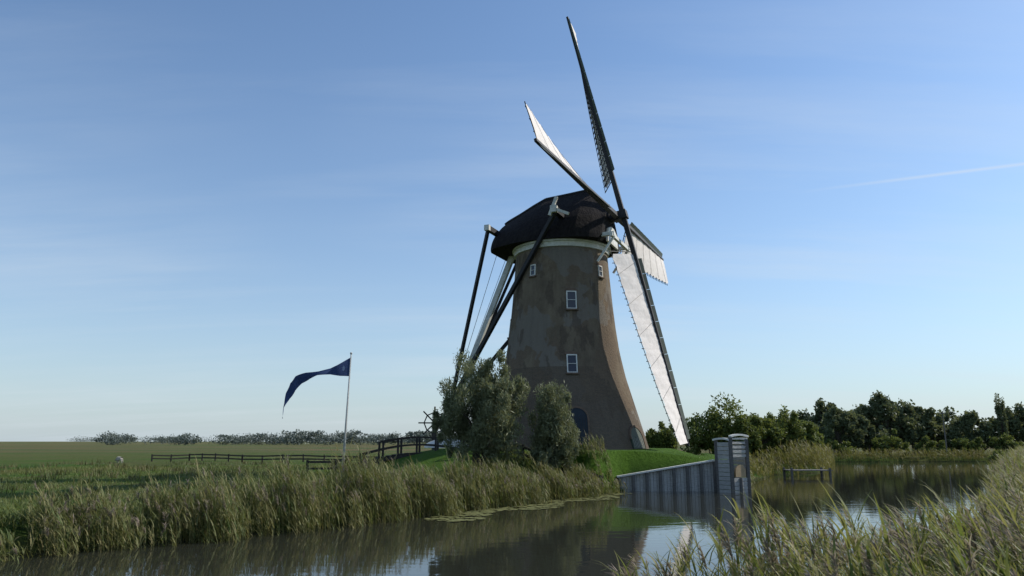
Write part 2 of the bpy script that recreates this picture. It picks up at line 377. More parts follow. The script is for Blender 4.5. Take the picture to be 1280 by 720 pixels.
def sail(i, dr, tr, off):
    H = HUB + AX * off
    st = B(); st.beam(H, H + dr * LS, .36, .34, .17, .15, up=AX)
    st.obj('sail_stock_%d' % i, M_black, mill, bevel=.01)
    def tw(r): return R(np.interp(r, [2.6, 5, 9, 12, 15.6], [29, 25, 18, 12, 3]))
    def P(r, v, w=0):
        a = tw(r); t = tr * math.cos(a) - AX * math.sin(a); nrm = AX * math.cos(a) + tr * math.sin(a)
        return H + dr * r + t * v + nrm * w
    fr = B(); rs = np.arange(2.7, 15.71, .42)
    for r in rs: fr.beam(P(r, -.1, -.02), P(r, 2.42, -.02), .05, .045, up=dr)
    for v in (.72, 1.45, 2.18):
        for r0, r1 in zip(rs[:-1], rs[1:]): fr.beam(P(r0, v, -.06), P(r1, v, -.06), .045, .035)
    fr.obj('sail_lattice_%d' % i, M_black, mill)
    ld = B(); rl = np.linspace(3.2, 15.4, 12)
    for r0, r1 in zip(rl[:-1], rl[1:]):
        vs = [P(r0, -.09, .03), P(r0, -.44, .16), P(r1 - .03, -.42, .16), P(r1 - .03, -.09, .03)]
        k = AX * -.03; ld.add(vs + [x + k for x in vs], [(0, 1, 2, 3), (7, 6, 5, 4), (0, 4, 5, 1), (1, 5, 6, 2), (2, 6, 7, 3), (3, 7, 4, 0)])
    ld.obj('leading_boards_%d' % i, M_greenp, mill)
    V = []; nr, nv = 90, 12; r_ = np.linspace(2.9, 15.6, nr)
    for r in r_:
        sc = abs(math.sin((r - 2.9) / .84 * math.pi))
        for k in range(nv):
            t = k / (nv - 1); v = .1 + t * (2.02 + .16 * sc ** .6)
            wob = .025 + .03 * math.sin(t * math.pi) + .012 * math.sin(r * 3.7 + t * 5) + .01 * math.sin(r * 15)
            V.append(P(r, v, wob))
    F = [(a * nv + c, a * nv + c + 1, (a + 1) * nv + c + 1, (a + 1) * nv + c) for a in range(nr - 1) for c in range(nv - 1)]
    add_big('sail_cloth_%d' % i, np.array([tuple(x) for x in V]), F, M_cloth, smooth=True, parent=mill)
    rp_ = B()
    for a_ in np.arange(3.4, 15, 2.1): rp_.tube(P(a_, .05, .09), P(a_ + .9, 2.15, .07), .009, .009, 4)
    rp_.obj('sail_ropes_%d' % i, M_greyp, mill)
sail(1, d1, -d2, .22); sail(2, d2, d1, -.2); sail(3, -d1, d2, .22); sail(4, -d2, -d1, -.2)

# ------------------------------------------------------------ sluice and quay wall
q = empty('retaining_wall', (0, 0, 0)); b = B(); bp_ = B(); bc = B()
x0, x1 = 5.7, 10.75; nP = 7
def wt(x): return .72 + (x - x0) / (x1 - x0) * .82
for i in range(nP):
    a = x0 + (x1 - x0) * i / nP; c = x0 + (x1 - x0) * (i + 1) / nP
    yb = 40.45
    for k in range(4):
        xa = a + (c - a) * k / 4 + .008; xb = a + (c - a) * (k + 1) / 4 - .008; dy = .012 * ((k * 7 + i) % 3)
        b.add([(xa, yb + dy, -.6), (xb, yb + dy, -.6), (xb, yb + dy, wt(xb)), (xa, yb + dy, wt(xa)), (xa, yb + .1, -.6), (xb, yb + .1, -.6), (xb, yb + .1, wt(xb)), (xa, yb + .1, wt(xa))],
              [(0, 1, 2, 3), (7, 6, 5, 4), (0, 4, 5, 1), (1, 5, 6, 2), (2, 6, 7, 3), (3, 7, 4, 0)])
    bp_.beam((c, yb - .09, -.7), (c, yb - .09, wt(c) + .02), .12, .15)
    bp_.beam((a, yb - .09, -.7), (a, yb - .09, wt(a) + .02), .12, .15) if i == 0 else None
bc.beam((x0 - .15, 40.42, wt(x0 - .15) + .06), (x1, 40.42, wt(x1) + .06), .34, .08)
b.obj('boards', M_greyw, q); bp_.obj('posts', M_greyp, q); bc.obj('coping', M_white, q)
s = empty('sluice_gate', (-.28, 0, 0)); b = B(); bp_ = B(); bc = B(); bt = B()
A = Vector((11.05, 39.9, 0)); C = Vector((11.6, 39.2, 0)); D = Vector((12.6, 39.75, 0)); Eb = Vector((12.1, 41.2, 0))
def plankwall(p, r, z0, z1, n, gap=.012):
    for i in range(n):
        za = z0 + (z1 - z0) * i / n + gap; zb = z0 + (z1 - z0) * (i + 1) / n - gap
        b.beam(p + Vector((0, 0, (za + zb) / 2)), r + Vector((0, 0, (za + zb) / 2)), .06, zb - za)
plankwall(A, C, -.5, 2.55, 14); plankwall(C, D, 1.75, 2.62, 4, .045); plankwall(C, D, -.5, .75, 6); plankwall(D, Eb, -.5, 2.4, 14)
for p_, h_ in ((A, 2.62), (C, 2.78), (D, 2.7), (Eb, 2.4)): bp_.beam(p_ + Vector((0, 0, -.7)), p_ + Vector((0, 0, h_)), .17, .17)
mid = (C + D) / 2; bp_.beam(mid + Vector((0, -.08, -.6)), mid + Vector((0, -.08, .74)), .12, .12)
def arcb(p, r, z, rise, n=8):
    prev = None
    for i in range(n + 1):
        t = i / n; x = p.lerp(r, t) + Vector((0, 0, z + rise * math.sin(math.pi * (.5 * t + .25)) - rise * .7))
        if prev is not None: bc.beam(prev, x, .2, .09)
        prev = x
arcb(A - Vector((.1, -.1, 0)), C, 2.66, .25); arcb(C, D + Vector((.1, .05, 0)), 2.84, .3); arcb(D, Eb, 2.7, .1)
bt.poly([(-.36, 0), (.36, 0)] + [(.36 * math.cos(math.pi * k / 8), .3 + .3 * math.sin(math.pi * k / 8)) for k in range(9)], mid + Vector((0, .1, .78)), (D - C).normalized(), (0, 0, 1), Vector((.47, -.88, 0)), .1)
b.obj('planks', M_greyw, s); bp_.obj('posts', M_greyp, s); bc.obj('top_rails', M_white, s); bt.obj('culvert_arch', simple('tan_stone', (.42, .32, .19), (.3, .22, .13), 6), s)

# ------------------------------------------------------------ vegetation
M_willow = leafmat('willow_leaf', (.085, .105, .05), (.25, .27, .155), .28)
M_bushl = leafmat('shrub_leaf', (.05, .08, .018), (.16, .2, .05), .35)
M_far = leafmat('distant_leaf', (.06, .085, .045), (.15, .175, .085), .3)
M_bark = simple('bark', (.05, .042, .033), (.09, .078, .06), 5, .95, .6)
def crown(base, h, w, zlo, nclump, nleaf, ls, aspect, r, up=0.0, wy=None, csize=.22, top=.75):
    wy = w if wy is None else wy
    cz = (h + zlo) / 2; hz = (h - zlo) / 2
    d = r.normal(size=(nclump, 3)); d /= np.linalg.norm(d, axis=1)[:, None]
    rad = r.uniform(.25, 1, nclump) ** .5 * (1 - csize * .8)
    ce = d * rad[:, None] * np.array([w / 2, wy / 2, hz]) * r.uniform(.78, 1.12, (nclump, 1)) + np.array([0, 0, cz])
    k = r.integers(0, nclump, nleaf); cr = r.uniform(.5, 1.3, nclump) * csize
    g = r.normal(size=(nleaf, 3)); g /= np.linalg.norm(g, axis=1)[:, None]; g *= (r.uniform(.1, 1, nleaf) ** .5)[:, None]
    g *= r.uniform(.7, 1.25, (nleaf, 1))
    P = ce[k] + g * cr[k][:, None] * np.array([w, wy, 2 * hz * .85]); P[:, 2] = np.maximum(P[:, 2], zlo * .6 + .05)
    a = r.normal(size=(nleaf, 3)) + g * .8; a[:, 2] += up; a /= np.linalg.norm(a, axis=1)[:, None]
    s_ = np.cross(a, r.normal(size=(nleaf, 3))); s_ /= np.linalg.norm(s_, axis=1)[:, None]
    L = ls * r.uniform(.6, 1.3, nleaf)[:, None]; W = L * aspect
    P = P + np.array(base)
    V = np.stack([P - a * L / 2, P + s_ * W / 2, P + a * L / 2, P - s_ * W / 2], 1).reshape(-1, 3)
    F = np.arange(nleaf * 4).reshape(-1, 4)
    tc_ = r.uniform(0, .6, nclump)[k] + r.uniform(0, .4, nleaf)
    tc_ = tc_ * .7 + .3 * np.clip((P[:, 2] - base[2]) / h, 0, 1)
    return V, F, np.repeat(tc_, 4), ce + np.array(base)
def tree(name, x, y, h, w, zlo, nclump=40, nleaf=4000, ls=.3, aspect=.5, mat=None, seed=1, up=0., trunk=.2, stems=1, wy=None, csize=.22, lobes=None):
    r = np.random.default_rng(seed); z = H1(x, y) - .05
    e = empty(name, (0, 0, 0))
    if lobes is None: V, F, T, ce = crown((x, y, z), h, w, zlo, nclump, nleaf, ls, aspect, r, up, wy, csize)
    else:
        ps = []; ce = []
        for ox, oy, lh, lw_, lz in lobes:
            fr = (lh - lz) * lw_ / sum((l[2] - l[4]) * l[3] for l in lobes)
            V, F, T, c_ = crown((x + ox * w, y + oy * w, z), lh * h, lw_ * w, lz * h, max(8, int(nclump * fr)), int(nleaf * fr), ls, aspect, r, up, None, csize); ps.append((V, F, T)); ce.append(c_)
        V, F, T = join(ps); ce = np.concatenate(ce); ce = ce[r.permutation(len(ce))]
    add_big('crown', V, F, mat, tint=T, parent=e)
    b = B(); tops = []
    for s_ in range(stems):
        off = Vector((r.uniform(-.3, .3), r.uniform(-.3, .3), 0)) * (stems > 1) * w * .15
        p0 = Vector((x, y, z - .2)) + off; p1 = Vector((x, y, z + max(zlo, h * .28))) + off * 2 + Vector((r.uniform(-.1, .1), r.uniform(-.1, .1), 0)) * w * .1
        pm = (p0 + p1) / 2 + Vector((r.uniform(-.05, .05) * w, 0, 0)); b.tube(p0, pm, trunk, trunk * .8); b.tube(pm, p1, trunk * .8, trunk * .62); tops.append(p1)
    for c in ce[: min(len(ce), 26)]:
        t0 = tops[r.integers(0, len(tops))]; c = Vector(c); mid_ = t0.lerp(c, .5) + Vector((r.uniform(-.05, .05) * w, r.uniform(-.05, .05) * w, h * .04))
        b.tube(t0, mid_, trunk * .38, trunk * .22, 5); b.tube(mid_, c, trunk * .22, trunk * .06, 5)
    b.obj('trunk', M_bark, e)
    return e
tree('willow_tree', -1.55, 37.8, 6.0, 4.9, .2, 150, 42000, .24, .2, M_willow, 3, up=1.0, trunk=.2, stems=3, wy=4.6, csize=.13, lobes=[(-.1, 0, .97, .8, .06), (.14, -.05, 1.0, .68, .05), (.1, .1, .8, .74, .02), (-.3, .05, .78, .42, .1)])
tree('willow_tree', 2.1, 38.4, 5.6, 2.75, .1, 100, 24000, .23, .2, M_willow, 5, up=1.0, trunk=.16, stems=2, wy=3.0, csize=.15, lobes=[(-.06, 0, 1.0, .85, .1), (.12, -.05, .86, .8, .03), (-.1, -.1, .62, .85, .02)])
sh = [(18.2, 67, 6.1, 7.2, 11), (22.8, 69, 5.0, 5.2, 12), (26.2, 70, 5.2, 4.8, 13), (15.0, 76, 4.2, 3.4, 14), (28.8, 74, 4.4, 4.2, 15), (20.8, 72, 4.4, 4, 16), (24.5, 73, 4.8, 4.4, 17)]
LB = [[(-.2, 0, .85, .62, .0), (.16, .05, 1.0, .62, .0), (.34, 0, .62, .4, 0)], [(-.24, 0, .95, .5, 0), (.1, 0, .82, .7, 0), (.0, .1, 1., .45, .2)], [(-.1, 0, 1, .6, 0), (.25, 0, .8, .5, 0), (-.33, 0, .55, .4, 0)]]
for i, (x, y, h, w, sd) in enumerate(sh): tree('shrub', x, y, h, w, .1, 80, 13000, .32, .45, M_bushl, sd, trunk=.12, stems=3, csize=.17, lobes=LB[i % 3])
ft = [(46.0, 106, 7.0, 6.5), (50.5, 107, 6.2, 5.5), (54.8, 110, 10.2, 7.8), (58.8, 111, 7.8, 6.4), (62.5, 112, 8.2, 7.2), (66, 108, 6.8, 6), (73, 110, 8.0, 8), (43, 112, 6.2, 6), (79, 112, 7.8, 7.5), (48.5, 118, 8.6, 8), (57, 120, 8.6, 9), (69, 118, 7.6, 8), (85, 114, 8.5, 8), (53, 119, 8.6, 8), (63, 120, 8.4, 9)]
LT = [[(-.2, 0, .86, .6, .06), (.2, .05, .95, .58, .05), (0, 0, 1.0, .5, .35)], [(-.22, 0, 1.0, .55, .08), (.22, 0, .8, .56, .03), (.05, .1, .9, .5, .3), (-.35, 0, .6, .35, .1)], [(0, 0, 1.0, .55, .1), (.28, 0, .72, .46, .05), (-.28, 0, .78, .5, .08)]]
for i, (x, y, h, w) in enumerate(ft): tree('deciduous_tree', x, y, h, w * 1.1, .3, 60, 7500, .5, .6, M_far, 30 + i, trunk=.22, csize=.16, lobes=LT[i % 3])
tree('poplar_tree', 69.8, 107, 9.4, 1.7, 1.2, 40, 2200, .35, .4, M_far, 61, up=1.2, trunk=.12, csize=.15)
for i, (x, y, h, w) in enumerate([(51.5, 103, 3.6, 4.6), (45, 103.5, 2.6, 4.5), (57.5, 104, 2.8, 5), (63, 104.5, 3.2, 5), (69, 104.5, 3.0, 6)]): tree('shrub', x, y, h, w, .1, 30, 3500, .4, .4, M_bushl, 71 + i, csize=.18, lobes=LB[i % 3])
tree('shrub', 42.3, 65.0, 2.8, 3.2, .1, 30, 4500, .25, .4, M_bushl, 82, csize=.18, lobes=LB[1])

parts = []; r = np.random.default_rng(90)
def distant(x, y, h, w, n):
    V, F, T, c = crown((x, y, .3), h, w, 0., 26, n, h * .13, .6, r, csize=.24); parts.append((V, F, T))
for px in np.arange(-.53, -.07, .0135):
    if -.5 < px < -.475 or -.42 < px < -.395: continue
    Y = 420 + r.uniform(-40, 60); hh = r.uniform(5.5, 8.2) + (2.2 if -.29 < px < -.255 or -.13 < px < -.09 else 0)
    distant(px * Y * 1.01, Y, hh, 14 + r.uniform(-3, 7), 850)
for px, hh in [(.13, 7), (.2, 8), (.24, 8)]: distant(px * 420, 420, hh, 14, 900)
for i in range(70):
    Y = 1000 + r.uniform(0, 300); distant(r.uniform(-.8, .7) * Y, Y, r.uniform(6, 11), r.uniform(40, 80), 300)
V, F, T = join(parts)
M_dist = leafmat('haze_tinted_leaf', (.08, .11, .1), (.14, .16, .135), .1)  # aerial haze painted into the leaf colours as a bluish tint
add_big('distant_trees', V, F, M_dist, tint=T)

# reeds
def reeds(name, P, hgt, mat, r, leaves=5, plume=0.0, lw=.026, wind=np.pi, lsegs=3):
    n = len(P); parts = []
    az = wind + r.normal(0, .9, n); lean = np.abs(r.normal(.05, .08, n)); cv = np.abs(r.normal(.12, .12, n)); ti = np.clip(r.beta(2, 2.4, n), 0, 1)
    h = hgt * r.uniform(.68, 1.14, n)
    V, F, T, pts = ribbons(P, az, lean, cv, h, np.full(n, .014), 3, r.uniform(0, np.pi, n), ti * .8 + .2, .5); parts.append((V, F, T))
    pts = np.stack(pts, 1)
    for k in range(leaves):
        f = r.uniform(.15, 1, n) * 2.99; i0 = np.clip(f.astype(int), 0, 2); fr = (f - i0)[:, None]; ar = np.arange(n)
        root = pts[ar, i0] * (1 - fr) + pts[ar, i0 + 1] * fr
        la = np.where(r.random(n) < .6, wind + r.normal(0, .7, n), r.uniform(0, 2 * np.pi, n))
        V, F, T, _ = ribbons(root, la, r.uniform(.15, .6, n), r.uniform(.3, 1.5, n), r.uniform(.3, .62, n) * (h / 1.6) ** .5, np.full(n, lw) * r.uniform(.6, 1.3, n), lsegs, None, np.clip(ti + r.normal(0, .15, n), 0, 1)); parts.append((V, F, T))
    V, F, T = join(parts); ob = add_big(name, V, F, mat, tint=T)
    if plume > 0:
        sel = np.where(r.random(n) < plume)[0]; parts = []
        tip = pts[sel, 3]; m_ = len(sel)
        for k in range(22):
            f = (k / 22)
            root = tip - (tip - pts[sel, 2]) * (.5 * (1 - f))
            a_ = az[sel] + r.normal(0, .7, m_)
            V, F, T, _ = ribbons(root, a_, r.uniform(.1, .8, m_), r.uniform(.6, 1.6, m_), r.uniform(.09, .2, m_), np.full(m_, .017), 2, r.uniform(0, 3, m_), r.uniform(0, 1, m_), .3); parts.append((V, F, T))
        V, F, T = join(parts); add_big('reed_plumes', V, F, M_plume, tint=T, parent=ob)
    return ob
M_reed = leafmat('reed_leaf', (.09, .14, .025), (.3, .27, .1), .4)
M_reedL = leafmat('bank_reed_leaf', (.06, .105, .02), (.26, .225, .1), .35)
M_plume = leafmat('reed_plume', (.2, .15, .13), (.4, .33, .27), .4)
def band(poly_pts, n, w0, w1, r):
    pts = np.array(poly_pts, float); L = np.hypot(*(pts[1:] - pts[:-1]).T); c = np.concatenate([[0], np.cumsum(L)])
    s_ = r.uniform(0, c[-1], n); x = np.interp(s_, c, pts[:, 0]); y = np.interp(s_, c, pts[:, 1])
    i = np.clip(np.searchsorted(c, s_) - 1, 0, len(L) - 1); d = (pts[i + 1] - pts[i]) / L[i][:, None]
    o = r.uniform(w0, w1, n) ; nrm = np.stack([-d[:, 1], d[:, 0]], 1)
    x = x + nrm[:, 0] * o; y = y + nrm[:, 1] * o
    return x, y, s_ / c[-1]
r = np.random.default_rng(21)
lb = [(-24, 6.2), (-18, 11.5), (-11.9, 17.6), (-9.4, 20.3), (-6.2, 23.4), (-4.3, 26.2), (-.7, 31.6), (3, 36.8), (5.3, 40.2)]
x, y, s_ = band(lb, 9500, 0, 1, r); off = y * 0
# ragged front edge: clumps reach different distances into the water
w_ = r.uniform(-1, 1.2, len(x))
pts = np.array(lb); tng = np.array([.62, .78]); nr_ = np.array([-.78, .62])
cl_ = np.sin(s_ * 95) + .8 * np.sin(s_ * 41 + 1) + .6 * np.sin(s_ * 210)
w_ = w_ * .8 - .25 * np.sin(s_ * 130 + 2) - .15 * np.sin(s_ * 57)
x = x + nr_[0] * (w_ - .5); y = y + nr_[1] * (w_ - .5)
keep = (cl_ + r.normal(0, .6, len(x))) > -1.0; x, y, s_, cl_ = x[keep], y[keep], s_[keep], cl_[keep]
hh = np.interp(s_, [0, .3, .46, .52, .62, .72, .85, 1], [1.0, 1.0, 1.02, 1.4, 1.5, 1.25, 1.1, .8]) * (1 + .16 * np.clip(cl_, -1.4, 1.5))
reeds('bank_reeds', np.stack([x, y, np.maximum(height(x, y), -.25) - .05], 1), hh, M_reedL, r, 5, .1, .03)
x, y, s_ = band(lb, 11000, 1.0, 4.4, r); hh = np.interp(s_, [0, .46, .55, .65, 1], [.32, .36, .95, .95, .55])
z = height(x, y); reeds('bank_vegetation', np.stack([x, y, z - .05], 1), hh * r.uniform(.4, 1.15, len(x)), leafmat('herb_leaf', (.055, .1, .018), (.155, .165, .045), .35), r, 3, 0, .035)
rb = [(51, 76), (34.5, 53), (19.6, 30.5), (12.7, 19.5), (8.0, 13.2), (5.2, 11.0), (2.6, 9.3), (1.2, 8.5)][::-1]
x, y, s_ = band(rb[:5], 3000, -3.6, .2, r); x2, y2, s2_ = band(rb[4:], 3800, -3.5, .3, r)
x = np.concatenate([x, x2]); y = np.concatenate([y, y2]); k = (np.hypot(x, y) > 6) & (y > 3); x, y = x[k], y[k]
z = np.maximum(height(x, y), -.2) - .05
hh = np.interp(x, [1, 2.5, 4, 6, 8.5, 12, 30], [1.0, 1.14, 1.15, 1.12, 1.22, 1.45, 1.5]) * (1 + .14 * np.sin(x * 2.1 + y * 1.3))
reeds('foreground_reeds', np.stack([x, y, z], 1), hh, M_reed, r, 7, .42, .027, np.pi * .9, 4)
fb = [(13.3, 44), (16.5, 52), (20.5, 60), (26, 64), (30, 72), (36, 86), (41, 97), (60, 98.5), (100, 104)]
x, y, s_ = band(fb, 6500, -.3, 2.2, r); k = ~((seg_dist(x, y, (13.3, 44), (16.5, 52)) < 3) & (r.random(len(x)) < .8))
x, y, s_ = x[k], y[k], s_[k]; hh = np.interp(s_, [0, .12, .2, .3, .4, .5, 1], [.5, .8, 1.9, 2.3, 1.4, 1.0, .9])
reeds('bank_reeds', np.stack([x, y, height(x, y) - .05], 1), hh, leafmat('golden_reed', (.1, .12, .025), (.24, .2, .07), .35), r, 4, .1, .06)
n = 75000; x = r.uniform(-36, 5, n); y = r.uniform(0, 1, n) ** .8 * 50 + 14; z = height(x, y); d = sdist(x, y); rr = np.hypot(x - MX, y - MY)
k = (d > 1.2) & (rr > 13) & (x > -.8 * y); x, y, z = x[k], y[k], z[k]; n = len(x)
patch = np.clip(.5 + .5 * np.sin(x * .22 + 2 + np.sin(y * .4)) * np.cos(y * .35 + .6 * np.sin(x * .5)) + r.normal(0, .2, n), 0, 1)
V, F, T, _ = ribbons(np.stack([x, y, z - .02], 1), r.uniform(0, 6.28, n), r.uniform(0, .5, n), r.uniform(.1, .9, n), r.uniform(.06, .24, n) * (.4 + patch * 1.0), np.full(n, .035), 2, None, patch)
add_big('meadow_grass', V, F, leafmat('grass_blade', (.075, .15, .02), (.175, .17, .06), .3), tint=T)
# rush tufts dotted over the meadow
nt_ = 230; cxs = r.uniform(-42, -2, nt_); cys = r.uniform(26, 72, nt_); k = (sdist(cxs, cys) > 4) & (np.hypot(cxs - MX, cys - MY) > 15); cxs, cys = cxs[k], cys[k]
m_ = 26; x = np.repeat(cxs, m_) + r.normal(0, .28, len(cxs) * m_); y = np.repeat(cys, m_) + r.normal(0, .28, len(cxs) * m_); n = len(x)
V, F, T, _ = ribbons(np.stack([x, y, height(x, y) - .03], 1), r.uniform(0, 6.28, n), r.uniform(0, .4, n), r.uniform(.1, .6, n), r.uniform(.2, .5, n), np.full(n, .05), 2, None, np.repeat(r.uniform(0, 1, len(cxs)), m_))
add_big('rush_tufts', V, F, leafmat('rush_blade', (.035, .06, .015), (.14, .12, .05), .2), tint=T)
n = 650; t = r.uniform(0, 1, n); x = -3.4 + t * 8.4; y = 26.4 + t * 12.9; o = r.uniform(.3, 2.3, n) * (.5 + .5 * np.sin(t * 9 + 1) ** 2); x = x + o * .75; y = y - o * .55
b = B()
for i in range(n):
    rr_ = r.uniform(.06, .16); a0 = r.uniform(0, 6.28); zz = .006 + .00003 * i
    b.add([(x[i], y[i], zz)] + [(x[i] + rr_ * math.cos(a0 + k * .58), y[i] + rr_ * math.sin(a0 + k * .58), zz) for k in range(11)], [(0, k, k + 1) for k in range(1, 11)])
b.obj('lily_pads', simple('lily_pad', (.12, .14, .045), (.17, .16, .065), 8, .6))

# ------------------------------------------------------------ flag
fx, fy = -8.05, 36.0; fz = H1(fx, fy)
e = empty('flagpole', (fx, fy, fz)); b = B(); b.tube((0, 0, -.2), (.2, 0, 6.2), .055, .03, 10); b.tube((.2, 0, 6.2), (.2, 0, 6.28), .06, .05, 10); b.obj('pole', simple('grey_pole', (.5, .5, .48), (.4, .4, .38), 5, .5), e, True)
b = B(); b.tube((.11, -.05, .9), (.23, -.05, 6.1), .008, .008, 5); b.obj('halyard', M_white, e)
top = [(.17, 6.02), (-.35, 5.75), (-.8, 5.5), (-1.35, 5.36), (-1.9, 5.27), (-2.4, 5.1), (-2.75, 4.8), (-2.9, 4.3), (-2.95, 3.7), (-2.93, 3.1)]
bot = [(.15, 5.12), (-.3, 5.14), (-.75, 5.2), (-1.3, 5.14), (-1.75, 5.0), (-2.15, 4.78), (-2.45, 4.45), (-2.68, 4.05), (-2.82, 3.6), (-2.91, 3.08)]
tt = np.linspace(0, 9, 46); V = []
for t in tt:
    T_ = [np.interp(t, range(10), [p[j] for p in top]) for j in (0, 1)]; B_ = [np.interp(t, range(10), [p[j] for p in bot]) for j in (0, 1)]
    for k in range(9):
        u = k / 8; dep = .22 * math.sin(t * 1.15 + u * 1.4) * min(1, t / 2) + .12 * math.sin(t * 2.4 - u * 2.2) * min(1, t / 2)
        V.append((T_[0] * (1 - u) + B_[0] * u, dep - .02, T_[1] * (1 - u) + B_[1] * u))
F = [(a * 9 + k, a * 9 + k + 1, (a + 1) * 9 + k + 1, (a + 1) * 9 + k) for a in range(45) for k in range(8)]
def plainleaf(name, c): 
    m, nt, out = new_mat(name); f = noise(nt, pos(nt), 6, 4, .6, .3, .7); col = mixc(nt, f, c, tuple(a * .8 for a in c))
    d = N(nt, 'ShaderNodeBsdfDiffuse'); t = N(nt, 'ShaderNodeBsdfTranslucent'); mx = N(nt, 'ShaderNodeMixShader'); mx.inputs[0].default_value = .35
    nt.links.new(col, d.inputs[0]); nt.links.new(col, t.inputs[0]); nt.links.new(d.outputs[0], mx.inputs[1]); nt.links.new(t.outputs[0], mx.inputs[2]); nt.links.new(mx.outputs[0], out.inputs[0]); return m
add_big('pennant', V, F, plainleaf('blue_cloth', (.055, .085, .19)), smooth=True, parent=e)
b = B(); b.add([(-.12 + .06 * math.cos(k * .628), -.075, 5.5 + .13 * math.sin(k * .628)) for k in range(10)], [tuple(range(10))]); b.obj('emblem', simple('pale_blue_cloth', (.3, .36, .5)), e)

# ------------------------------------------------------------ fences, footbridge, small things
def fence(name, pts, hgt, rails, post=.1, step=2.0, mat=M_darkw):
    e = empty(name); bp2 = B(); br2 = B(); rr = np.random.default_rng(3)
    for (xa, ya), (xb, yb) in zip(pts[:-1], pts[1:]):
        L = math.hypot(xb - xa, yb - ya); k = max(1, round(L / step))
        P = [Vector((xa + (xb - xa) * i / k, ya + (yb - ya) * i / k, 0)) for i in range(k + 1)]
        for p_ in P: p_.z = H1(p_.x, p_.y); bp2.beam(p_ - Vector((0, 0, .3)), p_ + Vector((rr.uniform(-.03, .03), 0, hgt + rr.uniform(0, .08))), post, post)
        for p0, p1 in zip(P[:-1], P[1:]):
            for q_ in rails: br2.beam(p0 + Vector((0, -post * .65, q_)), p1 + Vector((0, -post * .65, q_ + rr.uniform(-.02, .02))), .04, .13)
    bp2.obj('posts', mat, e); br2.obj('rails', mat, e)
fence('wooden_fence', [(-37, 78), (-34, 80), (-27, 76), (-16, 73), (-12, 70)], .7, (.3, .62), .12, 2.2)
fence('wooden_fence', [(-2.8, 42.0), (.6, 39.9), (2.6, 38.7), (4.6, 38.9)], .85, (.4, .78), .12, 1.6)
fence('wooden_fence', [(-12.5, 46.5), (-9.2, 47.2)], .9, (.4, .8), .12, 1.4)
e = empty('footbridge'); b = B(); b2 = B()
n = 16; P = []
for i in range(n + 1):
    t = i / n; P.append(Vector((-9.3 + 6.2 * t, 47.2 - .6 * t, 1.25 + .5 * math.sin(math.pi * t * .9 + .1) + .25 * t)))
for j, (p0, p1) in enumerate(zip(P[:-1], P[1:])):
    m_ = (p0 + p1) / 2; b.beam(m_ + Vector((0, -.75, 0)), m_ + Vector((0, .75, 0)), (p1 - p0).length * .93, .06)
    for s_ in (-.68, .68):
        b2.beam(p0 + Vector((0, s_, -.13)), p1 + Vector((0, s_, -.13)), .12, .24); b2.beam(p0 + Vector((0, s_, .5)), p1 + Vector((0, s_, .5)), .05, .11)
        if 2 < j < 12: b2.beam(p0 + Vector((0, s_, .95)), p1 + Vector((0, s_, .95)), .09, .1)
for i in range(0, n + 1, 3):
    for s_ in (-.68, .68): b2.beam(P[i] + Vector((0, s_, -1.0)), P[i] + Vector((0, s_, 1.0 if 2 < i < 13 else .6)), .12, .12)
b.obj('deck', M_darkw, e); b2.obj('frame', M_darkw, e)
def bollard(x, y, h=.45, r_=.13):
    z = H1(x, y); b = B(); b.tube((x, y, z - .2), (x, y, z + h * .8), r_, r_ * .95, 12); b.tube((x, y, z + h * .8), (x, y, z + h), r_ * 1.15, r_ * .6, 12); b.obj('white_bollard', M_white, None, True)
for x, y in ((6.4, 43.6), (6.9, 43.7), (10.6, 45.6), (11.0, 45.8), (9.9, 45)): bollard(x, y, .5, .15)
b = B(); V = []; z0 = H1(-4.6, 51)
for i in range(11):
    t = i / 10; w = .62 * math.sin(math.pi * (t * .9 + .06)) ** .6
    for k in range(9):
        a = math.pi * k / 8; V.append((-5.9 + t * 3.0, 51.2 + w * math.cos(a), z0 + .05 + .62 * math.sin(a) * (w / .62)))
b.add(V, [(i * 9 + k, i * 9 + k + 1, (i + 1) * 9 + k + 1, (i + 1) * 9 + k) for i in range(10) for k in range(8)]); b.obj('upturned_boat', M_white, None, True)
e = empty('jetty'); b = B(); 
for i in range(12): b.beam((21.2 + i * .27, 57.6, .42), (21.2 + i * .27, 59.4, .42), .24, .06)
for x, y in ((21.2, 57.7), (24.1, 57.7), (21.2, 59.3), (24.1, 59.3)): b.beam((x, y, -.8), (x, y, .6), .14, .14)
b.obj('deck', M_greyp, e)
e = empty('notice_board'); b = B(); z = H1(16.0, 53.5); b.beam((15.75, 53.5, z - .2), (15.75, 53.5, z + 1.5), .08, .08); b.beam((16.35, 53.5, z - .2), (16.35, 53.5, z + 1.5), .08, .08); b.obj('posts', M_darkw, e)
b = B(); b.beam((15.6, 53.44, z + 1.15), (16.5, 53.44, z + 1.15), .05, .6); b.obj('board', simple('sign_panel', (.3, .36, .3), (.2, .28, .22), 6, .5), e)
e = empty('utility_pole'); b = B(); b.tube((58.0, 101, 0), (58.0, 101, 6.6), .1, .06); b.beam((57.5, 101, 6.2), (58.5, 101, 6.2), .08, .08); b.obj('pole', M_greyp, e)
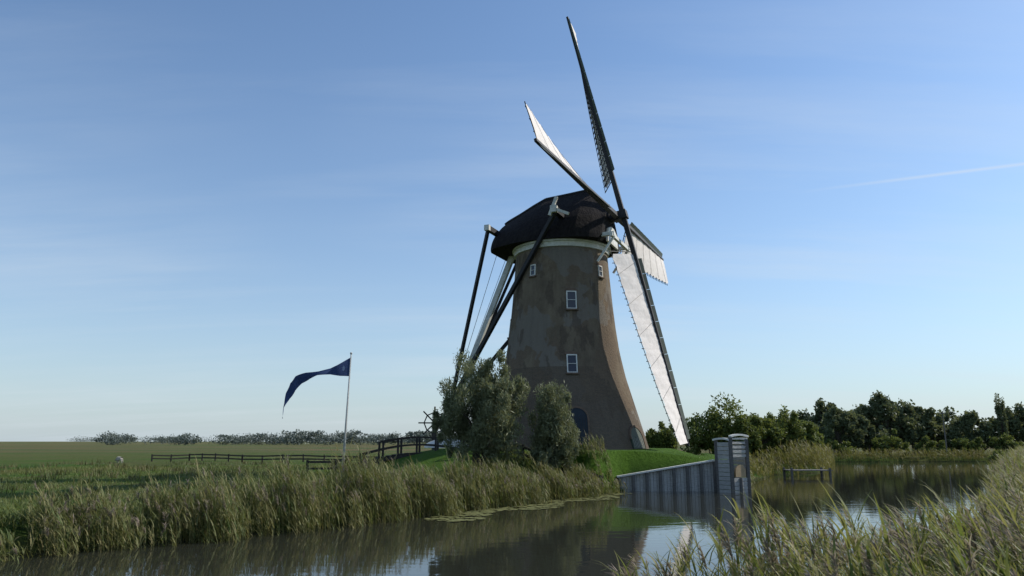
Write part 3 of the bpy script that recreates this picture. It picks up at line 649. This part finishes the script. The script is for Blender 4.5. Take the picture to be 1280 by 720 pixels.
def sheep(x, y, rz, sc=.8):
    z = H1(x, y); me = bpy.data.meshes.new('fleece'); 
    Vv = [(0, 0, .62), (.3, 0, .66), (-.35, 0, .64), (.48, 0, .7), (.62, 0, .5), (.72, 0, .3), (.28, .13, .4), (.28, .13, .02), (.28, -.13, .4), (.28, -.13, .02), (-.34, .13, .42), (-.4, .13, .22), (-.36, .13, .02), (-.34, -.13, .42), (-.4, -.13, .22), (-.36, -.13, .02), (-.5, 0, .55)]
    Ee = [(0, 1), (0, 2), (1, 3), (3, 4), (4, 5), (1, 6), (6, 7), (1, 8), (8, 9), (2, 10), (10, 11), (11, 12), (2, 13), (13, 14), (14, 15), (2, 16)]
    rad = [.27, .25, .26, .15, .11, .06, .07, .035, .07, .035, .09, .045, .035, .09, .045, .035, .06]
    me.from_pydata(Vv, Ee, []); ob = bpy.data.objects.new('sheep', me); scene.collection.objects.link(ob); ob.location = (x, y, z); ob.rotation_euler = (0, 0, rz); ob.scale = (sc,) * 3
    ob.modifiers.new('skin', 'SKIN')
    for i, q_ in enumerate(rad): me.skin_vertices[0].data[i].radius = (q_, q_)
    me.skin_vertices[0].data[0].use_root = True
    sb = ob.modifiers.new('sub', 'SUBSURF'); sb.levels = 1; sb.render_levels = 2
    me.materials.append(simple('fleece', (.42, .39, .33), (.3, .28, .24), 12, .95))
sheep(-37.2, 72, 2.9, .68)

# ------------------------------------------------------------ sky and sun
EL = 38.; AZ = R(72)
S = Vector((math.sin(AZ) * math.cos(R(EL)), math.cos(AZ) * math.cos(R(EL)), math.sin(R(EL))))
w = bpy.data.worlds.new('World'); scene.world = w; w.use_nodes = True; nt = w.node_tree; nt.nodes.clear()
out = nt.nodes.new('ShaderNodeOutputWorld'); bg = nt.nodes.new('ShaderNodeBackground'); bg.inputs[1].default_value = .145
sky = nt.nodes.new('ShaderNodeTexSky'); sky.sky_type = 'NISHITA'; sky.sun_disc = False; sky.sun_elevation = R(EL); sky.sun_rotation = AZ; sky.air_density = 1.0; sky.dust_density = .6; sky.ozone_density = 2.4; sky.altitude = 0
tc = nt.nodes.new('ShaderNodeTexCoord'); sx = nt.nodes.new('ShaderNodeSeparateXYZ'); nt.links.new(tc.outputs['Generated'], sx.inputs[0])
def mth(op, a, b=None, clamp=False): return mathn(nt, op, a, b, clamp)
zc = mth('MAXIMUM', sx.outputs[2], 0)
den = mth('ADD', zc, .12)
cv = nt.nodes.new('ShaderNodeCombineXYZ'); nt.links.new(mth('DIVIDE', sx.outputs[0], den), cv.inputs[0]); nt.links.new(mth('DIVIDE', sx.outputs[1], den), cv.inputs[1])
mpn = nt.nodes.new('ShaderNodeMapping'); mpn.inputs['Rotation'].default_value = (0, 0, R(14)); mpn.inputs['Scale'].default_value = (.3, 1.5, 1); nt.links.new(cv.outputs[0], mpn.inputs[0])
nz = noise(nt, mpn.outputs[0], 1.0, 8, .62, .44, .74)
nz2 = noise(nt, cv.outputs[0], .4, 3, .5, .42, .6)
mpn2 = nt.nodes.new('ShaderNodeMapping'); mpn2.inputs['Rotation'].default_value = (0, 0, R(-35)); mpn2.inputs['Scale'].default_value = (.25, 1.6, 1); mpn2.inputs['Location'].default_value = (3, 5, 0); nt.links.new(cv.outputs[0], mpn2.inputs[0])
nz3 = noise(nt, mpn2.outputs[0], .8, 7, .6, .5, .78)
cl = mth('ADD', mth('MULTIPLY', mth('MULTIPLY', nz, nz2), .5), mth('MULTIPLY', nz3, .25))
dt = nt.nodes.new('ShaderNodeVectorMath'); dt.operation = 'DOT_PRODUCT'; nt.links.new(tc.outputs['Generated'], dt.inputs[0]); dt.inputs[1].default_value = (.1235, .2794, -.9524)
line = mth('SUBTRACT', 1.0, mth('DIVIDE', mth('ABSOLUTE', dt.outputs['Value']), .0028), True)
rmp = nt.nodes.new('ShaderNodeMapRange'); rmp.inputs[1].default_value = .36; rmp.inputs[2].default_value = .5; nt.links.new(sx.outputs[0], rmp.inputs[0])
ct = mth('MULTIPLY', mth('MULTIPLY', line, rmp.outputs[0]), .45)
hz = mth('MULTIPLY', mth('POWER', 2.718, mth('MULTIPLY', zc, -5.2)), .82)
col = mixc(nt, 1.0, sky.outputs[0], (.86, 1.0, 1.1), 'MULTIPLY')
col = mixc(nt, hz, col, (3.6, 4.2, 4.65))
fac = mth('ADD', cl, ct, True)
col = mixc(nt, fac, col, (4.8, 5.3, 5.8))
nt.links.new(col, bg.inputs[0]); nt.links.new(bg.outputs[0], out.inputs[0])
sl = bpy.data.lights.new('sun', 'SUN'); sl.energy = 4.4; sl.angle = R(.5); sl.color = (1, .94, .84)
so = bpy.data.objects.new('sun', sl); so.rotation_euler = S.to_track_quat('Z', 'Y').to_euler(); so.location = (60, 30, 60); scene.collection.objects.link(so)
cam = bpy.data.cameras.new('camera'); cam.lens = 26; cam.sensor_width = 36; cam.clip_end = 9000; cam.clip_start = .05
co = bpy.data.objects.new('camera', cam); co.location = (0, 0, 2.6); co.rotation_euler = (R(90 + 11.7), 0, 0); scene.collection.objects.link(co); scene.camera = co
